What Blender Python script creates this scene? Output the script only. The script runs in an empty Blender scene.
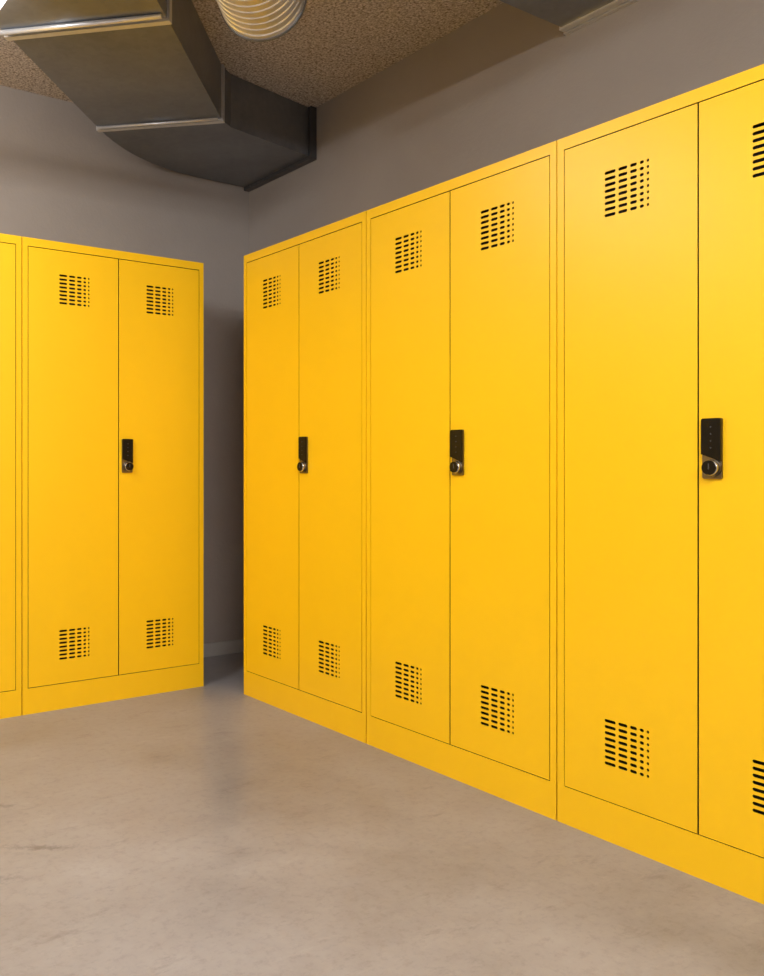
import bpy, bmesh, math
from mathutils import Vector, Matrix

scene = bpy.context.scene
scene.view_settings.view_transform = 'Standard'
scene.view_settings.look = 'None'
COL = scene.collection

# ------------------------------------------------------------ dimensions
WX, WY = 2.591, 4.094          # right wall / back wall inner faces
LX, FY = -3.0, -3.0            # left / front walls
CZ = 2.775                     # ceiling
H, W, D = 1.95, 0.847, 0.50    # locker
ST, TOP, BASE = 0.024, 0.034, 0.106
CAMH = 1.0195

# ------------------------------------------------------------ materials
def new_mat(name):
    m = bpy.data.materials.new(name); m.use_nodes = True
    nt = m.node_tree; b = nt.nodes['Principled BSDF']
    return m, nt, b

def N(nt, t, **kw):
    n = nt.nodes.new(t)
    for k, v in kw.items(): setattr(n, k, v)
    return n

def ramp(nt, fac, stops):
    r = N(nt, 'ShaderNodeValToRGB')
    cr = r.color_ramp
    while len(cr.elements) < len(stops): cr.elements.new(0.5)
    for e, (p, c) in zip(cr.elements, stops):
        e.position = p; e.color = (*c, 1)
    nt.links.new(fac, r.inputs['Fac'])
    return r.outputs['Color']

def noise(nt, scale, detail=4, rough=0.5, vec=None, dist=0):
    n = N(nt, 'ShaderNodeTexNoise')
    n.inputs['Scale'].default_value = scale
    n.inputs['Detail'].default_value = detail
    n.inputs['Roughness'].default_value = rough
    n.inputs['Distortion'].default_value = dist
    if vec is None:
        tc = N(nt, 'ShaderNodeTexCoord'); vec = tc.outputs['Object']
    nt.links.new(vec, n.inputs['Vector'])
    return n.outputs['Fac']

def bump(nt, b, h, strength, dist=0.01):
    bn = N(nt, 'ShaderNodeBump')
    bn.inputs['Strength'].default_value = strength
    bn.inputs['Distance'].default_value = dist
    nt.links.new(h, bn.inputs['Height'])
    nt.links.new(bn.outputs['Normal'], b.inputs['Normal'])

def simple(name, col, rough=0.5, metal=0.0, var=0.04, scale=8):
    m, nt, b = new_mat(name)
    f = noise(nt, scale)
    lo = tuple(max(0, c*(1-var)) for c in col); hi = tuple(min(1, c*(1+var)) for c in col)
    nt.links.new(ramp(nt, f, [(0.3, lo), (0.7, hi)]), b.inputs['Base Color'])
    b.inputs['Roughness'].default_value = rough
    b.inputs['Metallic'].default_value = metal
    return m, nt, b

yellow, nt, b = simple('yellow_powder_coat', (0.965, 0.570, 0.006), 0.38, 0, 0.012, 2)
b.inputs['Specular IOR Level'].default_value = 0.45
bump(nt, b, noise(nt, 500, 2), 0.04, 0.002)

dark, nt, b = simple('locker_painted_shade', (0.004, 0.0035, 0.003), 0.9)  # near-black colour stands in for shade inside lockers and seams
black, nt, b = simple('black_gloss_plastic', (0.004, 0.004, 0.005), 0.25)
b.inputs['Specular IOR Level'].default_value = 0.25
gun, nt, b = simple('gunmetal', (0.20, 0.17, 0.13), 0.32, 1.0)
chrome, nt, b = simple('satin_nickel', (0.55, 0.52, 0.47), 0.22, 1.0)
grey_key, nt, b = simple('keypad_mark', (0.05, 0.05, 0.055), 0.4)

# wall paint
wallm, nt, b = new_mat('wall_grey_paint')
f = noise(nt, 1.6, 5, 0.6)
nt.links.new(ramp(nt, f, [(0.25, (0.315, 0.278, 0.250)), (0.75, (0.365, 0.326, 0.295))]), b.inputs['Base Color'])
b.inputs['Roughness'].default_value = 0.75
bump(nt, b, noise(nt, 60, 6, 0.65), 0.15, 0.01)

# ceiling: sprayed, granular plaster
ceilm, nt, b = new_mat('ceiling_sprayed_plaster')
tc = N(nt, 'ShaderNodeTexCoord')
vo = N(nt, 'ShaderNodeTexVoronoi'); vo.inputs['Scale'].default_value = 105
nt.links.new(tc.outputs['Object'], vo.inputs['Vector'])
nf = noise(nt, 85, 5, 0.8, tc.outputs['Object'])
sub = N(nt, 'ShaderNodeMath', operation='MULTIPLY_ADD')
nt.links.new(vo.outputs['Distance'], sub.inputs[0]); sub.inputs[1].default_value = -0.35
nt.links.new(nf, sub.inputs[2])
nt.links.new(ramp(nt, sub.outputs[0], [(0.12, (0.20, 0.165, 0.14)), (0.30, (0.49, 0.425, 0.375)), (0.48, (0.78, 0.71, 0.65))]), b.inputs['Base Color'])
b.inputs['Roughness'].default_value = 0.95
bump(nt, b, sub.outputs[0], 0.6, 0.012)

# concrete floor
floorm, nt, b = new_mat('floor_sealed_concrete')
tc = N(nt, 'ShaderNodeTexCoord')
f1 = noise(nt, 1.5, 10, 0.70, tc.outputs['Object'], 0.0)
c1 = ramp(nt, f1, [(0.34, (0.225, 0.216, 0.220)), (0.5, (0.295, 0.284, 0.289)), (0.66, (0.350, 0.338, 0.343))])
f2 = noise(nt, 40, 8, 0.75, tc.outputs['Object'], 0.0)
c2 = ramp(nt, f2, [(0.30, (0.80, 0.79, 0.78)), (0.50, (1, 1, 1)), (0.75, (1.0, 1.0, 1.0))])
mx = N(nt, 'ShaderNodeMix', data_type='RGBA', blend_type='MULTIPLY')
mx.inputs['Factor'].default_value = 0.9
nt.links.new(c1, mx.inputs['A']); nt.links.new(c2, mx.inputs['B'])
mp = N(nt, 'ShaderNodeMapping'); mp.inputs['Scale'].default_value = (2.0, 6.0, 1); mp.inputs['Rotation'].default_value = (0, 0, 0.9)
nt.links.new(tc.outputs['Object'], mp.inputs['Vector'])
f3 = noise(nt, 2.2, 8, 0.78, mp.outputs['Vector'], 0.2)
c3 = ramp(nt, f3, [(0.30, (0.70, 0.69, 0.68)), (0.43, (1, 1, 1)), (0.58, (1, 1, 1)), (0.72, (1.16, 1.16, 1.16))])
mx2 = N(nt, 'ShaderNodeMix', data_type='RGBA', blend_type='MULTIPLY')
mx2.inputs['Factor'].default_value = 0.8
nt.links.new(mx.outputs['Result'], mx2.inputs['A']); nt.links.new(c3, mx2.inputs['B'])
prev = mx2.outputs['Result']
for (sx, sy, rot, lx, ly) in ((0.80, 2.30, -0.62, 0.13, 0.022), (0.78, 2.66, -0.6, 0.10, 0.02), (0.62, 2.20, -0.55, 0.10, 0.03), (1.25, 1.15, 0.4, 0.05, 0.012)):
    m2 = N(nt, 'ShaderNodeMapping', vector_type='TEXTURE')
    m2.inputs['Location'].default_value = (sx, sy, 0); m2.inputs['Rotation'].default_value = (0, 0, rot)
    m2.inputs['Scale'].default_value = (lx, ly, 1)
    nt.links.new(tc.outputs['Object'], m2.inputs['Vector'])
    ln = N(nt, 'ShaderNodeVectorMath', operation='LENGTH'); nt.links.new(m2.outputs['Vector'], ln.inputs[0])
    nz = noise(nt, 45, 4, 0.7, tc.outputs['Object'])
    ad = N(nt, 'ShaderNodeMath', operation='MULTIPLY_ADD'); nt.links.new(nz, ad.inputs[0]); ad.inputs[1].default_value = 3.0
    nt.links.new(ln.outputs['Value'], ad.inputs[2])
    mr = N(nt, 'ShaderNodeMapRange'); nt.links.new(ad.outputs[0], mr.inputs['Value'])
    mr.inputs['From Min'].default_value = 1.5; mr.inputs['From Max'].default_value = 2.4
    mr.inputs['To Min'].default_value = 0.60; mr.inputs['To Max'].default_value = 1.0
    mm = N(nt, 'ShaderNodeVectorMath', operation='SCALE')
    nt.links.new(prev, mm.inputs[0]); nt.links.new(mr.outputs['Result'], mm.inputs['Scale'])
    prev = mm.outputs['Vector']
nt.links.new(prev, b.inputs['Base Color'])
rr = ramp(nt, f1, [(0.35, (0.30,)*3), (0.65, (0.50,)*3)])
nt.links.new(rr, b.inputs['Roughness'])
bump(nt, b, noise(nt, 25, 6, 0.6, tc.outputs['Object']), 0.12, 0.006)

trimm, nt, b = simple('baseboard_paint', (0.42, 0.41, 0.39), 0.5)

# galvanised steel
def galv(name, lo, hi, rough, metal=0.6):
    m, nt, b = new_mat(name)
    tc = N(nt, 'ShaderNodeTexCoord')
    v = N(nt, 'ShaderNodeTexVoronoi'); v.inputs['Scale'].default_value = 45
    nt.links.new(tc.outputs['Object'], v.inputs['Vector'])
    f = noise(nt, 3, 5, 0.6, tc.outputs['Object'])
    ma = N(nt, 'ShaderNodeMath', operation='MULTIPLY_ADD')
    nt.links.new(v.outputs['Color'], ma.inputs[0]); ma.inputs[1].default_value = 0.15
    nt.links.new(f, ma.inputs[2])
    nt.links.new(ramp(nt, ma.outputs[0], [(0.35, lo), (0.8, hi)]), b.inputs['Base Color'])
    b.inputs['Metallic'].default_value = metal
    b.inputs['Roughness'].default_value = rough
    return m
galvm = galv('galvanised_sheet', (0.175, 0.187, 0.212), (0.26, 0.275, 0.308), 0.36)
flangem = galv('galvanised_flange', (0.66, 0.67, 0.69), (0.84, 0.84, 0.86), 0.33)
darkflange = galv('dark_flange', (0.09, 0.09, 0.095), (0.14, 0.14, 0.145), 0.4)
spiralm = galv('spiral_duct_steel', (0.66, 0.65, 0.64), (0.82, 0.81, 0.79), 0.36, 0.75)

whitem, nt, b = simple('lamp_white_housing', (0.8, 0.8, 0.8), 0.4)
lampm, nt, b = new_mat('lamp_diffuser')
b.inputs['Base Color'].default_value = (0.9, 0.9, 0.9, 1)
b.inputs['Emission Color'].default_value = (0.97, 0.98, 1.0, 1)
b.inputs['Emission Strength'].default_value = 2.0

# ------------------------------------------------------------ helpers
def link(o, parent=None):
    COL.objects.link(o)
    if parent is not None: o.parent = parent
    return o

def mesh_obj(name, bm, mats, parent=None, smooth=False):
    me = bpy.data.meshes.new(name); bm.normal_update(); bm.to_mesh(me); bm.free()
    for m in (mats if isinstance(mats, (list, tuple)) else [mats]): me.materials.append(m)
    if smooth:
        for p in me.polygons: p.use_smooth = True
    return link(bpy.data.objects.new(name, me), parent)

def add_box(bm, x0, x1, y0, y1, z0, z1, mi=0):
    vs = [bm.verts.new((x, y, z)) for x in (x0, x1) for y in (y0, y1) for z in (z0, z1)]
    for q in ((0,1,3,2),(4,6,7,5),(0,4,5,1),(2,3,7,6),(0,2,6,4),(1,5,7,3)):
        f = bm.faces.new([vs[i] for i in q]); f.material_index = mi
    return vs

def box(name, x0, x1, y0, y1, z0, z1, mat, parent=None, bev=0):
    bm = bmesh.new(); add_box(bm, x0, x1, y0, y1, z0, z1)
    bmesh.ops.recalc_face_normals(bm, faces=bm.faces)
    if bev: bmesh.ops.bevel(bm, geom=bm.edges[:], offset=bev, segments=2, affect='EDGES')
    return mesh_obj(name, bm, mat, parent)

def empty(name, loc=(0,0,0), rot=0):
    e = bpy.data.objects.new(name, None); e.location = loc; e.rotation_euler = (0, 0, rot)
    e.empty_display_size = 0.1
    return link(e)

def prism(bm, pts, z0, z1, mi=0):
    lo = [bm.verts.new((p[0], p[1], z0)) for p in pts]
    hi = [bm.verts.new((p[0], p[1], z1)) for p in pts]
    fs = [bm.faces.new(lo), bm.faces.new(list(reversed(hi)))]
    n = len(pts)
    for i in range(n):
        fs.append(bm.faces.new([lo[i], hi[i], hi[(i+1) % n], lo[(i+1) % n]]))
    for f in fs: f.material_index = mi

def plate_mesh(name, outer, holes, t, mat):
    """flat plate in local XZ, front at y=0, thickness t towards +y, with holes"""
    cu = bpy.data.curves.new(name, 'CURVE'); cu.dimensions = '2D'; cu.fill_mode = 'BOTH'; cu.extrude = t/2
    for poly in [outer] + holes:
        sp = cu.splines.new('POLY'); sp.points.add(len(poly)-1)
        for p, (x, z) in zip(sp.points, poly): p.co = (x, z, 0, 1)
        sp.use_cyclic_u = True
    ob = bpy.data.objects.new(name, cu); COL.objects.link(ob)
    dg = bpy.context.evaluated_depsgraph_get(); dg.update()
    me = bpy.data.meshes.new_from_object(ob.evaluated_get(dg))
    COL.objects.unlink(ob); bpy.data.objects.remove(ob)
    me.transform(Matrix(((1,0,0,0),(0,0,-1,t/2),(0,1,0,0),(0,0,0,1))))
    me.name = name; me.materials.clear(); me.materials.append(mat)
    return me

def rect(x0, x1, z0, z1): return [(x0, z0), (x1, z0), (x1, z1), (x0, z1)]

def slot(x0, x1, zc, h):
    r = h/2; pts = []
    r2 = min(r, (x1-x0)/2)
    for cx, a0 in ((x1-r2, -90), (x0+r2, 90)):
        for k in range(5):
            a = math.radians(a0 + k*45)
            pts.append((cx + r2*math.cos(a), zc + r*math.sin(a)))
    return pts

# ------------------------------------------------------------ room shell
box('floor', LX-0.1, WX+0.1, FY-0.1, WY+0.1, -0.1, 0, floorm)
box('ceiling', LX-0.1, WX+0.1, FY-0.1, WY+0.1, CZ, CZ+0.1, ceilm)
box('wall_right', WX, WX+0.1, FY-0.1, WY+0.1, 0, CZ, wallm)
box('wall_back', LX-0.1, WX, WY, WY+0.1, 0, CZ, wallm)
box('wall_left', LX-0.1, LX, FY-0.1, WY, 0, CZ, wallm)
box('wall_front', LX, WX, FY-0.1, FY, 0, CZ, wallm)
box('baseboard_back', LX+0.012, WX-0.012, WY-0.012, WY, 0, 0.07, trimm, bev=0.002)
box('baseboard_left', LX, LX+0.012, FY+0.012, WY, 0, 0.07, trimm, bev=0.002)
box('baseboard_right', WX-0.012, WX, 3.345, WY, 0, 0.07, trimm, bev=0.002)
box('baseboard_front', LX, WX, FY, FY+0.012, 0, 0.07, trimm, bev=0.002)

# ------------------------------------------------------------ locker meshes
G = 0.0027
GM = 0.0023
FT = 0.0025                     # sheet thickness of the front
DZ0, DZ1 = BASE, H-TOP
EG = 0.0019
frame_me = plate_mesh('frame', rect(EG, W-EG, 0, H), [rect(ST, W-ST, DZ0, DZ1)], FT, yellow)

def door_mesh(name, x0, x1):
    holes = []
    cx = (x0+x1)/2; vw, vh, rows = 0.134, 0.125, 8
    widths = [0.035, 0.028, 0.021, 0.013, 0.008]
    gap = (vw - sum(widths))/(len(widths)-1)
    for zc in (DZ1-0.1-vh/2, DZ0+0.1+vh/2):
        for r in range(rows):
            z = zc - vh/2 + 0.005 + r*(vh-0.010)/(rows-1)
            x = cx - vw/2
            for w in widths:
                holes.append(slot(x, x+w, z, 0.0085)); x += w+gap
    return plate_mesh(name, rect(x0, x1, DZ0+G, DZ1-G*1.2), holes, 0.002, yellow)
doorL_me = door_mesh('door_left', ST+G, W/2-GM)
doorR_me = door_mesh('door_right', W/2+GM, W-ST-G)

def ret_mesh(name, x0, x1):     # leaf returns, coloured near-black to paint in the seam shade
    bm = bmesh.new(); z0, z1 = DZ0+G, DZ1-G*1.2; t = 0.0015
    e = 0.0004; x0 += e; x1 -= e; z0 += e; z1 -= e
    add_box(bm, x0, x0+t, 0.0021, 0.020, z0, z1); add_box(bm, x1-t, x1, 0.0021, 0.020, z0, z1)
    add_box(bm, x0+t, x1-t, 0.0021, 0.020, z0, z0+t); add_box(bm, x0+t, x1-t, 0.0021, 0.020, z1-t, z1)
    bmesh.ops.recalc_face_normals(bm, faces=bm.faces)
    me = bpy.data.meshes.new(name); bm.to_mesh(me); bm.free(); me.materials.append(dark); return me
retL_me = ret_mesh('door_left_return', ST+G, W/2-GM)
retR_me = ret_mesh('door_right_return', W/2+GM, W-ST-G)

bm = bmesh.new()
a = EG; t = 0.0012; y0 = FT
add_box(bm, a, a+t, y0, D, 0, H, 0); add_box(bm, W-a-t, W-a, y0, D, 0, H, 0)
add_box(bm, a+t, W-a-t, y0, D, H-t, H, 0); add_box(bm, a+t, W-a-t, D-t, D, 0, H-t, 0)
add_box(bm, a+t, W-a-t, 0.035, D-t, BASE-0.004, BASE-0.002, 0)
add_box(bm, a+t+0.001, W-a-t-0.001, 0.0305, 0.034, 0.01, H-t-0.001, 1)  # backing sheet, its dark colour painted shade behind the vent slots
add_box(bm, a+t, ST-0.0005, y0+0.0001, 0.030, 0.01, H-t-0.001, 1)  # channels behind the frame, coloured dark as painted seam shade
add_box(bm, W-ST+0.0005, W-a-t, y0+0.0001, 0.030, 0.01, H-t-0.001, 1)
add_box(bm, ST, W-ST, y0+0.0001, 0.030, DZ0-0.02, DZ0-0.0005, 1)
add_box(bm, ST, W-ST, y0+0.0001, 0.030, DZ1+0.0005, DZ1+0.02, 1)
bmesh.ops.recalc_face_normals(bm, faces=bm.faces)
shell_me = bpy.data.meshes.new('body'); bm.to_mesh(shell_me); bm.free()
shell_me.materials.append(yellow); shell_me.materials.append(dark)

# lock --------------------------------------------------------
def cyl(bm, cx, cz, y0, y1, r, seg=32, mi=0, r2=None):
    r2 = r if r2 is None else r2
    A = [bm.verts.new((cx+r*math.cos(2*math.pi*i/seg), y0, cz+r*math.sin(2*math.pi*i/seg))) for i in range(seg)]
    B = [bm.verts.new((cx+r2*math.cos(2*math.pi*i/seg), y1, cz+r2*math.sin(2*math.pi*i/seg))) for i in range(seg)]
    for f in (bm.faces.new(A), bm.faces.new(list(reversed(B)))): f.material_index = mi
    for i in range(seg):
        f = bm.faces.new([A[i], B[i], B[(i+1) % seg], A[(i+1) % seg]]); f.material_index = mi; f.smooth = True

def poly_y(bm, pts, y0, y1, mi=0):
    A = [bm.verts.new((x, y0, z)) for x, z in pts]; B = [bm.verts.new((x, y1, z)) for x, z in pts]
    n = len(pts)
    fs = [bm.faces.new(A), bm.faces.new(list(reversed(B)))]
    for i in range(n): fs.append(bm.faces.new([A[i], B[i], B[(i+1) % n], A[(i+1) % n]]))
    for f in fs: f.material_index = mi

def lock_mesh():
    bm = bmesh.new()
    w, hh = 0.049, 0.147
    c = 0.003
    def rr(x0, x1, z0, z1, c):
        return [(x0+c, z0), (x1-c, z0), (x1, z0+c), (x1, z1-c), (x1-c, z1), (x0+c, z1), (x0, z1-c), (x0, z0+c)]
    poly_y(bm, rr(0, w, 0, hh, c), -0.006, 0, 1)
    poly_y(bm, [(0, 0.060), (w*0.45, 0.052), (w, 0.042), (w, hh-0.003), (w-0.003, hh), (0.003, hh), (0, hh-0.003)], -0.012, -0.0061, 0)
    kx, kz = 0.027, 0.027
    cyl(bm, kx, kz, -0.012, -0.0061, 0.0215, mi=1)
    cyl(bm, kx, kz, -0.024, -0.0121, 0.0185, mi=2, r2=0.0205)
    cyl(bm, kx, kz, -0.0255, -0.0241, 0.0178, mi=0)
    add_box(bm, kx-0.0015, kx+0.0015, -0.0260, -0.0256, kz-0.004, kz+0.010, 3)
    for i in range(4):
        cyl(bm, w/2, 0.075+i*0.017, -0.0123, -0.01205, 0.0018, 12, 3)
    bmesh.ops.recalc_face_normals(bm, faces=bm.faces)
    me = bpy.data.meshes.new('keypad_lock'); bm.to_mesh(me); bm.free()
    for m in (black, gun, chrome, grey_key): me.materials.append(m)
    return me
lock_me = lock_mesh()

def locker(origin, rot):
    e = empty('locker', origin, rot)
    for nm, me in (('frame', frame_me), ('door_left', doorL_me), ('door_right', doorR_me),
                   ('door_left_return', retL_me), ('door_right_return', retR_me), ('body', shell_me)):
        link(bpy.data.objects.new(nm, me), e)
    l = link(bpy.data.objects.new('keypad_lock', lock_me), e)
    l.location = (W/2+0.014, 0, 0.986)

for i in range(5):
    locker((2.081, 3.334 - i*W, 0), -math.pi/2)
for i in range(5):
    locker((2.004 - (i+1)*W, 3.555, 0), 0)

# ------------------------------------------------------------ ducts
DB, DT = 2.535, CZ-0.002
dirv = Vector((0.69, 0.724)).normalized()
F1, F2 = Vector((1.974, 3.342)), Vector((1.570, 3.742))
N1, N2 = Vector((1.379, 2.6945)), Vector((0.965, 3.115))
def to_left(p):
    s = (p.x-(LX+0.001))/dirv.x
    return p - dirv*s
E1, E2 = to_left(N1), to_left(N2)

def flange(parent, p, q, mat, nm, fw=0.03, out=0.012, z0=DB, z1=DT):
    d = (q-p).normalized(); n = Vector((-d.y, d.x))*fw/2
    bm = bmesh.new()
    a, bb = p-d*out, q+d*out
    prism(bm, [a-n, bb-n, bb+n, a+n], z0-out, z0+0.001)
    for u, v in ((a, p+d*0.001), (q-d*0.001, bb)):
        prism(bm, [u-n, v-n, v+n, u+n], z0+0.001, z1)
    bmesh.ops.recalc_face_normals(bm, faces=bm.faces)
    return mesh_obj(nm, bm, mat, parent)

def rod(parent, p, q, r, mat, nm, seg=16):
    p, q = Vector(p), Vector(q); d = q-p
    bm = bmesh.new()
    bmesh.ops.create_cone(bm, cap_ends=True, segments=seg, radius1=r, radius2=r, depth=d.length)
    bm.transform(Matrix.Translation((p+q)/2) @ d.to_track_quat('Z', 'Y').to_matrix().to_4x4())
    return mesh_obj(nm, bm, mat, parent, True)

duct = empty('ventilation_duct')
bm = bmesh.new(); prism(bm, [F1, F2, N2, N1], DB, DT)
prism(bm, [N1, N2, E2, E1], DB, DT)
bmesh.ops.recalc_face_normals(bm, faces=bm.faces); mesh_obj('straight_run', bm, galvm, duct)
outer = [F2]
P0, P1, P2 = F2, Vector((1.90, 4.085)), Vector((2.30, 4.080))
for k in range(1, 13):
    t_ = k/12; outer.append(P0*(1-t_)**2 + P1*2*t_*(1-t_) + P2*t_*t_)
outer.append(Vector((WX-0.001, 4.080)))
inner = [Vector((WX-0.001, 3.500)), Vector((2.05, 3.392)), F1]
bm = bmesh.new(); prism(bm, outer+inner, DB, DT)
bmesh.ops.recalc_face_normals(bm, faces=bm.faces); mesh_obj('elbow', bm, galvm, duct)
flange(duct, F1, F2, flangem, 'flange_elbow', 0.026, 0.010)
flange(duct, N1, N2, flangem, 'flange_near', 0.026, 0.010)
flange(duct, Vector((WX-0.02, 3.490)), Vector((WX-0.02, 4.070)), darkflange, 'flange_wall', 0.036, 0.018)
for k in range(1, 5):
    flange(duct, N1-dirv*1.2*k, N2-dirv*1.2*k, flangem, 'flange_run_%d' % k)
dd = (N2-N1).normalized()
for k, s_ in enumerate((-1, 1)):   # suspension rails next to both visible joints
    P, Q, o = ((N1, N2, -0.045), (F1, F2, -0.035))[k]
    a, c = P+dd*0.01+dirv*o, Q+dd*(0.06, 0.0)[k]+dirv*o
    rod(duct, (a.x, a.y, DB-0.009), (c.x, c.y, DB-0.009), (0.009, 0.006)[k], flangem, 'hanger_rail_%d' % (k+1))

duct2 = empty('ventilation_duct')
y0, y1 = 1.40, 1.99
D2 = 2.548
bm = bmesh.new()
prism(bm, [Vector(p) for p in ((WX-0.001, y1), (1.45, y1), (1.45, FY+0.001), (2.05, FY+0.001), (2.05, y0), (WX-0.001, y0))], D2, DT)
bmesh.ops.recalc_face_normals(bm, faces=bm.faces); mesh_obj('elbow_run', bm, galvm, duct2)
flange(duct2, Vector((WX-0.008, y0)), Vector((WX-0.008, y1)), flangem, 'flange_wall', 0.014, 0.012, D2)
flange(duct2, Vector((WX-0.032, y0)), Vector((WX-0.032, y1)), flangem, 'flange_joint', 0.022, 0.008, D2)
flange(duct2, Vector((1.45, 0.8)), Vector((2.05, 0.8)), flangem, 'flange_run_1', z0=D2)
flange(duct2, Vector((1.45, -0.6)), Vector((2.05, -0.6)), flangem, 'flange_run_2', z0=D2)

# spiral duct, parallel to the diagonal run
sp = empty('spiral_duct')
S = Vector((1.652, 2.522)); R = 0.147; SZ = 2.621
L = (S.x-(LX+0.15))/dirv.x
prof = [(0, R-0.006), (0, R+0.004), (0.03, R+0.004), (0.034, R)]
s = 0.034
pitch = 0.038
while s < L-pitch:
    prof += [(s+pitch*0.62, R), (s+pitch*0.70, R+0.003), (s+pitch*0.92, R+0.003), (s+pitch, R)]
    s += pitch
prof += [(L, R), (L, R-0.006), (0, R-0.006)]
bm = bmesh.new(); seg = 64; rings = []
ax = Vector((-dirv.x, -dirv.y, 0)); side = Vector((-ax.y, ax.x, 0)); up = Vector((0, 0, 1))
base = Vector((S.x, S.y, SZ))
for (d_, r_) in prof[:-1]:
    rings.append([bm.verts.new(base+ax*d_+(side*math.cos(2*math.pi*k/seg)+up*math.sin(2*math.pi*k/seg))*r_) for k in range(seg)])
for i in range(len(rings)):
    A, B = rings[i], rings[(i+1) % len(rings)]
    for k in range(seg):
        f = bm.faces.new([A[k], A[(k+1) % seg], B[(k+1) % seg], B[k]]); f.smooth = False
bmesh.ops.recalc_face_normals(bm, faces=bm.faces)
mesh_obj('ribbed_tube', bm, spiralm, sp)
bm = bmesh.new(); rr_ = []
for d_, r_ in ((-0.004, R-0.008), (-0.004, R+0.007), (0.010, R+0.007), (0.010, R+0.0045), (-0.0005, R+0.0045), (-0.0005, R-0.008)):
    rr_.append([bm.verts.new(base+ax*d_+(side*math.cos(2*math.pi*k/seg)+up*math.sin(2*math.pi*k/seg))*r_) for k in range(seg)])
for i in range(len(rr_)):
    A, B = rr_[i], rr_[(i+1) % len(rr_)]
    for k in range(seg): bm.faces.new([A[k], A[(k+1) % seg], B[(k+1) % seg], B[k]])
bmesh.ops.recalc_face_normals(bm, faces=bm.faces)
mesh_obj('end_collar', bm, galvm, sp)
for dist in (0.5, 2.0, 3.6):
    c = base+ax*dist
    rod(sp, (c.x, c.y, SZ+R), (c.x, c.y, CZ), 0.004, flangem, 'hanger_rod')

# ------------------------------------------------------------ lamps
def lamp(x0, x1, y, z, energy, rods, upf=0.4):
    e = empty('ceiling_lamp', ((x0+x1)/2, y, z))
    hl = (x1-x0)/2
    box('housing', -hl, hl, -0.05, 0.05, 0, 0.04, whitem, e, 0.004)
    box('diffuser', -hl+0.01, hl-0.01, -0.042, 0.042, -0.035, -0.0005, lampm, e, 0.004)
    for rx in rods:
        rod(e, (rx-(x0+x1)/2, 0, 0.04), (rx-(x0+x1)/2, 0, CZ-z), 0.003, flangem, 'suspension_wire', 8)
    for nm, loc, rot, frac, sy in (('tube_light_down', (0, 0, -0.038), (0, 0, 0), 1.0, 0.09),
                               ('fill_light_side_a', (0, -0.053, 0.0), (-math.pi/2, 0, 0), 0.8, 0.06),  # side lights added to brighten the upper walls
                               ('fill_light_side_b', (0, 0.053, 0.0), (math.pi/2, 0, 0), 0.8, 0.06),
                               ('fill_light_up', (0, 0, 0.043), (math.pi, 0, 0), upf, 0.09)):  # upward light added above the housing to brighten the ceiling
        if frac <= 0: continue
        ld = bpy.data.lights.new(nm, 'AREA'); ld.shape = 'RECTANGLE'
        ld.size = 2*hl-0.04; ld.size_y = sy; ld.energy = energy*frac; ld.color = (0.98, 0.985, 1.0)
        lo = link(bpy.data.objects.new(nm, ld), e); lo.location = loc; lo.rotation_euler = rot
lamp(-0.95, 0.84, 2.73, 2.47, 15.5, (-0.7, 0.2), 0.3)
lamp(-0.30, 1.20, 0.10, 2.52, 22, (-0.1, 1.0), 0.9)
lamp(-1.0, 1.0, -1.6, 2.52, 33, (-0.8, 0.8), 0.9)
lamp(-2.5, -0.95, 1.4, 2.52, 37, (-2.3, -1.1), 0.9)

world = bpy.data.worlds.new('World'); scene.world = world; world.use_nodes = True
world.node_tree.nodes['Background'].inputs['Color'].default_value = (0.9, 0.95, 1, 1)
world.node_tree.nodes['Background'].inputs['Strength'].default_value = 0.05

# ------------------------------------------------------------ camera
cd = bpy.data.cameras.new('camera'); cam = bpy.data.objects.new('camera', cd); COL.objects.link(cam)
fpx, cx, cy = 882.0, 279.0, 465.0
cd.sensor_fit = 'AUTO'; cd.sensor_width = 36.0
cd.lens = fpx/976*36
cd.shift_x = (382-cx)/976
cd.shift_y = (cy-488)/976
cam.location = (0, 0, CAMH)
yaw = math.atan2(0.5632, 0.8264)
cam.rotation_euler = (math.pi/2, 0, -yaw)
cd.clip_start = 0.01
scene.camera = cam
